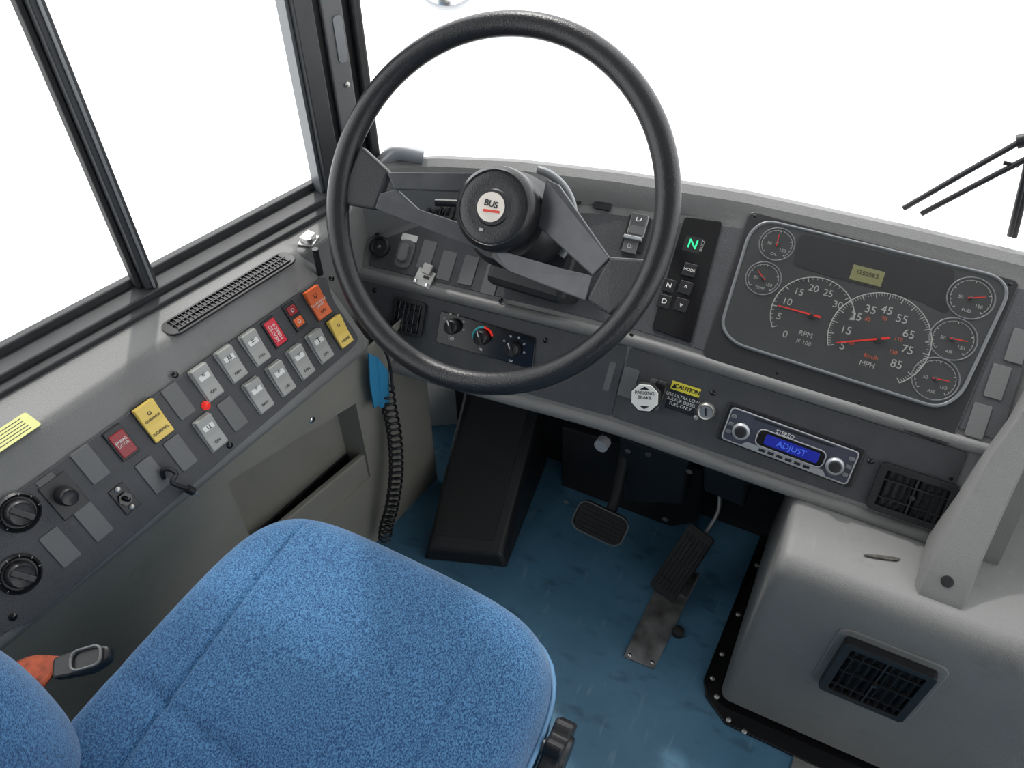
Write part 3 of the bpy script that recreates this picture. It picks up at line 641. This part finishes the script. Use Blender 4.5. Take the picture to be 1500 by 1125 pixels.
prism('scuff_mark',g,sc_,rquad([(-.028,-.005),(-.005,-.003),(.020,.002),(.026,.010),(.0,.006),(-.018,.001)],.003),-.001,.0005,M_smud)
vent('engine_cover_vent',Frame(DH.P(0,0,.003),DH.ex,DH.ey),x,y,.125,.148,3,8,.014,0,.012)
g=group('floor_flange')
c=FL.Ls([(1118,775),(1030,997),(1033,1022),(1062,1062),(1320,1165),(1500,1250)])
prism('flange_strip',g,FL,[c[0],c[1],c[2],c[3],(c[4][0],.655),(.8,.655),(.8,.71),(.085,.71),(.085,1.09)],0,.006,M_blkg,.002)
for u,v in ((1034,995),(1040,1022),(1057,1056),(1080,1073),(1048,960),(1072,902),(1100,830)):
    x,y=FL.L(u,v); screw(g,FL,x+.010,y+.004,M_alu,.0045,.006)
g=group('metal_threshold_plate'); x,y=FL.L(1185,1135); box('plate',g,FL,x+.03,y-.02,.12,.10,0,.004,M_alu,.001)

# ---------------- foot area ----------------
g=group('footrest')
vs=[V((-.553,.718,0)),V((-.389,.775,0)),V((-.43,1.07,0)),V((-.64,1.05,0)),V((-.545,.725,.035)),V((-.405,.778,.035)),V((-.45,1.07,.20)),V((-.62,1.05,.20))]
mk('wedge',g,vs,[(0,3,2,1),(4,5,6,7),(0,1,5,4),(1,2,6,5),(2,3,7,6),(3,0,4,7)],M_blk,.006)
def bil(s,t): return (vs[4]*(1-s)+vs[5]*s)*(1-t)+(vs[7]*(1-s)+vs[6]*s)*t
up=(vs[5]-vs[4]).cross(vs[7]-vs[4]).normalized()
pv=[];N=8
for k in(0,.004):
    for i in range(N+1):
        for j in range(3): pv.append(bil(.10+.38*j,.08+.84*i/N)+up*k)
M3=(N+1)*3; pf=[]
for i in range(N):
    for j in range(2):
        a=i*3+j; pf+=[(M3+a,M3+a+1,M3+a+4,M3+a+3)]
for i in range(N): pf+=[(i*3,M3+i*3,M3+i*3+3,i*3+3),(i*3+2,i*3+5,M3+i*3+5,M3+i*3+2)]
pf+=[(0,1,M3+1,M3),(1,2,M3+2,M3+1)]
mk('rubber_pad',g,pv,pf,M_rub)
def pedal(name,cpt,ex,ey,w,h,ribs,mt=M_rub,along=True,r=.008):
    g=group(name); f=Frame(cpt,ex,ey)
    box('pad',g,f,0,0,w,h,-.010,0,mt,.003,r); box('pad_border',g,f,0,0,w*.92,h*.9,0,.002,mt,.001,r*.7)
    for i in range(ribs):
        if along: box('rib',g,f,0,-h*.36+h*.72*i/(ribs-1),w*.8,h*.72/ribs*.5,.002,.005,mt,.0006)
        else: box('rib',g,f,-w*.36+w*.72*i/(ribs-1),0,w*.72/ribs*.5,h*.8,.002,.005,mt,.0006)
    return g,f
g,f=pedal('brake_pedal',V((-.235,.872,.13)),(.98,.02,-.16),(0,.45,.9),.104,.066,6,r=.02)
tube('pad_trim',g,[f.P(a,b,.0015) for a,b in rr(0,0,.104,.066,.019)],.0014,M_blank,True)
tube('pedal_arm',g,smooth_path([f.P(.01,.01,-.01),V((-.225,.93,.17)),V((-.235,.99,.28)),V((-.24,1.0,.42))]),.011,M_blkm)
A0=V((-.087,.833,.045)); A1=V((-.050,.922,.150))
g,f=pedal('accelerator_pedal',(A0+A1)/2,(.93,-.33,-.03),A1-A0,.056,.150,6,along=False,r=.006)
for k in range(3): box('cross_rib',g,f,0,-.045+k*.045,.044,.003,.002,.0062,M_rub,0)
bp=FL.Ls([(957,868),(1003,888),(958,981),(913,963)]); prism('floor_plate',g,FL,bp,0,.004,M_steel,.001)
hp=FL.Ls([(955,865),(1000,845),(1022,850),(1003,888)]); prism('hinge_block',g,FL,hp,0,.03,M_steel,.003)
for u,v in ((922,961),(955,972)): screw(g,FL,*FL.L(u,v),M_chr,.004,.004)
x,y=FL.L(993,928); lathe('floor_stop',g,FL,x,y,[(.011,0),(.011,.012),(.006,.016),(0,.017)],M_rub,18)
tube('pedal_link',g,smooth_path([A1+V((.005,.01,-.015)),V((-.035,.96,.18)),V((-.045,.99,.22)),V((-.03,1.0,.26))]),.004,M_alu)
box('pedal_sensor',g,Frame((-.02,1.0,.31),(1,0,0),(0,.3,1)),0,0,.06,.08,-.03,.03,M_blk,.006)
g=group('under_dash_housing')
F2=Frame((0,1.02,0),(1,0,0),(0,0,1))
q=[F2.L(u,v) for u,v in ((822,625),(1030,690),(1020,765),(985,772),(822,728))]
prism('steering_box_cover',g,F2,q,-.05,.0,M_blkm,.004)
F3=Frame((0,.96,0),(1,0,0),(0,0,1))
prism('column_bracket',g,F3,[F3.L(u,v) for u,v in ((905,640),(1010,675),(1000,740),(915,735))],-.06,0,M_blk,.006)
prism('relay_box',g,F3,[F3.L(u,v) for u,v in ((1028,665),(1098,690),(1090,745),(1030,720))],-.06,0,M_blk,.006)
for u,v in ((920,660),(950,665),(1010,690),(830,735),(975,760)): screw(g,F3,*F3.L(u,v),M_steel,.006,.001)
tube('harness',g,smooth_path([V((-.2,.95,.41)),V((-.1,.93,.38)),V((.0,.95,.395)),V((.06,.96,.38))]),.010,M_blk)
tube('harness_b',g,smooth_path([V((-.60,1.0,.42)),V((-.5,.98,.37)),V((-.38,1.0,.40)),V((-.3,1.0,.36))]),.012,M_blk)
g=group('release_handle')
a=hit(884,648,V((0,.87,0)),V((0,1,0))); b=hit(905,618,V((0,.93,0)),V((0,1,0)))
tube('shaft',g,[a,b+V((0,.02,.02))],.010,M_blk); tube('grip_end',g,[a-(b-a).normalized()*.012,a+(b-a).normalized()*.004],.0125,M_sil)

# coiled microphone cord
g=group('coiled_cord')
cp=smooth_path([V((-.635,.79,.40)),V((-.632,.785,.36)),V((-.622,.775,.30)),V((-.615,.755,.22)),V((-.618,.73,.14)),V((-.628,.71,.08)),V((-.632,.705,.045))],12)
H=[];tot=26
L=[0]
for a,b in zip(cp,cp[1:]): L.append(L[-1]+(b-a).length)
N=tot*14
for i in range(N+1):
    s=L[-1]*i/N; k=0
    while k<len(L)-2 and L[k+1]<s: k+=1
    t=(s-L[k])/(L[k+1]-L[k]); p=cp[k].lerp(cp[k+1],t); a=2*math.pi*i/14
    H.append(p+V((math.cos(a)*.0125,math.sin(a)*.0125,0)))
tube('coil',g,H,.0023,M_blk,res=2)
tube('lead',g,smooth_path([V((-.640,.80,.50)),V((-.630,.80,.47)),V((-.628,.80,.43)),H[0]]),.0026,M_blk)
g=group('blue_cloth_strap')
a=[hit(u,v,V((-.64,0,0)),V((1,0,0))) for u,v in ((538,516),(553,524),(556,545),(560,588),(546,596),(540,560))]
vs=a+[p+V((.006,-.004,.002)) for p in a]; n=6
mk('strap',g,vs,[tuple(range(n-1,-1,-1)),tuple(range(n,2*n))]+[(i,(i+1)%n,n+(i+1)%n,n+i) for i in range(n)],M_cloth,.0015)
a=[hit(u,v,V((-.632,0,0)),V((1,0,0))) for u,v in ((553,522),(570,545),(571,590),(560,598))]; vs=a+[p+V((-.004,-.003,0)) for p in a]; n=4
mk('strap_fold',g,vs,[tuple(range(n-1,-1,-1)),tuple(range(n,2*n))]+[(i,(i+1)%n,n+(i+1)%n,n+i) for i in range(n)],M_cloth,.001)

# ---------------- driver's seat ----------------
g=group('driver_seat')
def cushion(name,fr,a,b,h,zt,zb,npow=4.2,seams=(),mt=M_seat,N=110,edge=7,dome=.012,hs=()):
    vs=[];fs=[]
    for i in range(N+1):
        for j in range(N+1):
            s=-1+2*i/N; t=-1+2*j/N
            m_=max(abs(s),abs(t))
            if m_<1e-6: x=y=0
            else:
                d=math.hypot(s,t); c,k=s/d,t/d
                rs=(abs(c)**npow+abs(k)**npow)**(-1/npow)
                x,y=a*m_*rs*c,b*m_*rs*k
            e=m_**edge
            z=zt-(zt-zb)*(1-math.sqrt(max(0,1-e*e)))-dome*(x*x/(a*a)*.8+y*y/(b*b)*.6)
            for sx,wd,dp in seams: z-=dp*math.exp(-((x-sx(y))/wd)**2)*(1-e)
            for sy,wd,dp in hs: z-=dp*math.exp(-((y-sy(x))/wd)**2)*(1-e)
            vs.append(fr.P(x,y,z))
    for i in range(N):
        for j in range(N):
            k=i*(N+1)+j; fs.append((k,k+N+1,k+N+2,k+1))
    return mk(name,g,vs,fs,mt,smooth=180)
CF=Frame((-.352,.188,0),(.999,-.03,0),(.03,.999,0))
cushion('seat_cushion',CF,.228,.252,.1,.592,.50,5.2,seams=[(lambda y:-.125-.09*y,.0030,.0045),(lambda y:.140-.03*y,.0030,.0028)],hs=[(lambda x:-.055-.1*x,.010,.003)],edge=6.5,dome=.016,N=170)
ring=[]
for k in range(96):
    t=2*math.pi*k/96; c,s=math.cos(t),math.sin(t); rs=(abs(c)**5.2+abs(s)**5.2)**(-1/5.2); ring.append((.2285*rs*c,.2525*rs*s))
tube('piping',g,[CF.P(x,y,.495) for x,y in ring],.0045,M_vinyl,True)
vs=[CF.P(x,y,.50) for x,y in ring]+[CF.P(x*1.01,y*1.01,.45) for x,y in ring]+[CF.P(x*.93,y*.93,.40) for x,y in ring]; n=96
mk('cushion_side',g,vs,[(r*n+i,(r+1)*n+i,(r+1)*n+(i+1)%n,r*n+(i+1)%n) for r in range(2) for i in range(n)]+[tuple(2*n+i for i in range(n))],M_vinyl,smooth=60)
box('suspension_upper',g,Frame((-.352,.14,.36),(1,0,0),(0,1,0)),0,0,.36,.40,0,.04,M_blk,.006)
box('seat_pedestal',g,FL,-.352,.13,.28,.32,0,.36,M_blkm,.01); box('pedestal_base',g,FL,-.352,.13,.38,.42,0,.03,M_blkm,.005)
BKf=Frame((-.362,-.075,.80),(-1,0,0),(0,-.16,.987)) # normal ~ +Y
cushion('backrest_front',BKf,.262,.33,.1,.075,.0,3.6,N=80,edge=6,dome=.02,seams=[(lambda y:-.15,.005,.005),(lambda y:.15,.005,.005)])
cushion('backrest_rear',Frame(BKf.o,(1,0,0),BKf.ey),.262,.33,.1,.045,.0,3.6,N=50,edge=6,dome=.01,mt=M_vinyl)
vs=[];fs=[];n1,n2=28,36
pw=lambda c_,e_: math.copysign(abs(c_)**e_,c_)
for i in range(n1+1):
    a=-math.pi/2+math.pi*i/n1
    for j in range(n2):
        b=2*math.pi*j/n2
        vs.append(V((-.582+.098*pw(math.cos(a),.7)*pw(math.cos(b),.8),-.005+.105*pw(math.cos(a),.7)*pw(math.sin(b),.8),.66+.17*pw(math.sin(a),.8))))
for i in range(n1):
    for j in range(n2): fs.append((i*n2+j,i*n2+(j+1)%n2,(i+1)*n2+(j+1)%n2,(i+1)*n2+j))
mk('backrest_bolster',g,vs,fs,M_seat,smooth=180)
g=group('seat_adjust_knob')
kf=Frame((-.114,.325,.468),(0,1,0),(0,0,1)) # axis +X
pts=[]
for k in range(96):
    a=2*math.pi*k/96; r=.035+.0045*math.cos(7*a); pts.append((r*math.cos(a),r*math.sin(a)))
prism('star_knob',g,kf,pts,.0,.022,M_blk,.003); lathe('knob_face',g,kf,0,0,[(.024,.022),(.022,.026),(.012,.025),(0,.027)],M_blk,28)
tube('spindle',g,[kf.P(0,0,-.006),kf.P(0,0,.002)],.008,M_alu)
# belt + buckle
g=group('seat_belt')
b=smooth_path([V((-.715,.03,.49)),V((-.705,.075,.535)),V((-.675,.103,.548)),V((-.635,.130,.545))],6)
vs=[];
for i,p in enumerate(b):
    d=V((-.008,.020,-.004+.004*math.sin(i))); vs+= [p-d,p+d]
fs=[(2*i,2*i+1,2*i+3,2*i+2) for i in range(len(b)-1)]
o=mk('webbing',g,vs,fs,M_belt,smooth=180); sd=o.modifiers.new('s','SOLIDIFY'); sd.thickness=.003
bf=Frame((-.612,.150,.555),(.75,.6,.15),(-.55,.65,.2))
prism('buckle_housing',g,bf,rquad([(-.03,-.012),(.015,-.016),(.035,-.008),(.035,.008),(.012,.015),(-.03,.012)],.006),-.008,.006,M_blk,.003)
tube('buckle_loop',g,[bf.P(.01+p,q_,.009) for p,q_ in rr(0,0,.034,.022,.008)],.0016,M_blank,True)

# ---------------- outside objects ----------------
g=group('windshield_wiper')
wy=1.25
def wpt(u,v,y=wy): return hit(u,v,V((0,y,0)),V((0,1,0)))
tube('arm_upper',g,[wpt(1324,305),wpt(1405,258),wpt(1502,203)],.0045,M_blk); tube('arm_lower',g,[wpt(1350,313),wpt(1435,268),wpt(1512,228)],.0045,M_blk)
tube('arm_link',g,[wpt(1470,238),wpt(1490,243),wpt(1512,225)],.003,M_blk); tube('arm_head',g,[wpt(1490,208),wpt(1515,202)],.010,M_blk)
tube('blade',g,[wpt(1480,345),wpt(1500,262),wpt(1520,170)],.005,M_blk); tube('blade_rubber',g,[wpt(1486,347),wpt(1507,262),wpt(1527,170)],.004,M_rub)
g=group('exterior_mirror')
mc=hit(655,-35,V((0,1.9,0)),V((0,1,0))); mf=Frame(mc,R,U)
lathe('mirror_glass',g,mf,0,0,[(.082,.0),(.07,.018),(.04,.03),(0,.034)],M_chr,40); lathe('mirror_rim',g,mf,0,0,[(.080,-.01),(.086,-.01),(.086,.004),(.080,.004)],M_sil,40,closed=True)
tube('mirror_arm',g,[mf.P(0,.08,-.01),mf.P(0,.4,-.2)],.01,M_blk)
g=group('parked_car')
c0=hit(1205,-30,V((0,0,-1)),V((0,0,1)))
cf=Frame((c0.x,c0.y+.8,-1.0),(1,0,0),(0,1,0))
def sb(name,pts,x0,x1,mt,bev):
    f=Frame((cf.o.x+x0,cf.o.y,-1),(0,1,0),(0,0,1)); prism(name,g,f,pts,0,x1-x0,mt,bev)
sb('body',[(-.9,.28),(-.95,.6),(-.6,.85),(.2,.95),(.8,1.45),(2.6,1.45),(3.3,.95),(3.4,.3)],-.9,.9,M_white,.08)
for sx in(-.85,.65):
    for yy in(-.1,2.6):
        f=Frame((cf.o.x+sx,cf.o.y+yy,-.68),(0,1,0),(0,0,1)); lathe('tyre',g,f,0,0,[(.18,0),(.3,0),(.32,.03),(.32,.18),(.3,.21),(.18,.21)],M_rub,32); lathe('hubcap',g,f,0,0,[(.18,.02),(.18,.19)],M_sil,24)

# ---------------- light ----------------
w=bpy.data.worlds.new('sky'); sc.world=w; w.use_nodes=True; bg=w.node_tree.nodes['Background']
bg.inputs['Color'].default_value=(.97,.985,1,1); bg.inputs['Strength'].default_value=2.6
ld=bpy.data.lights.new('sun','SUN'); ld.energy=1.8; ld.angle=math.radians(2); ld.color=(1,.97,.92)
lo=bpy.data.objects.new('sun',ld); sc.collection.objects.link(lo)
lo.rotation_euler=V((.45,-.55,-.85)).to_track_quat('-Z','Y').to_euler(); lo.location=(-3,4,6)
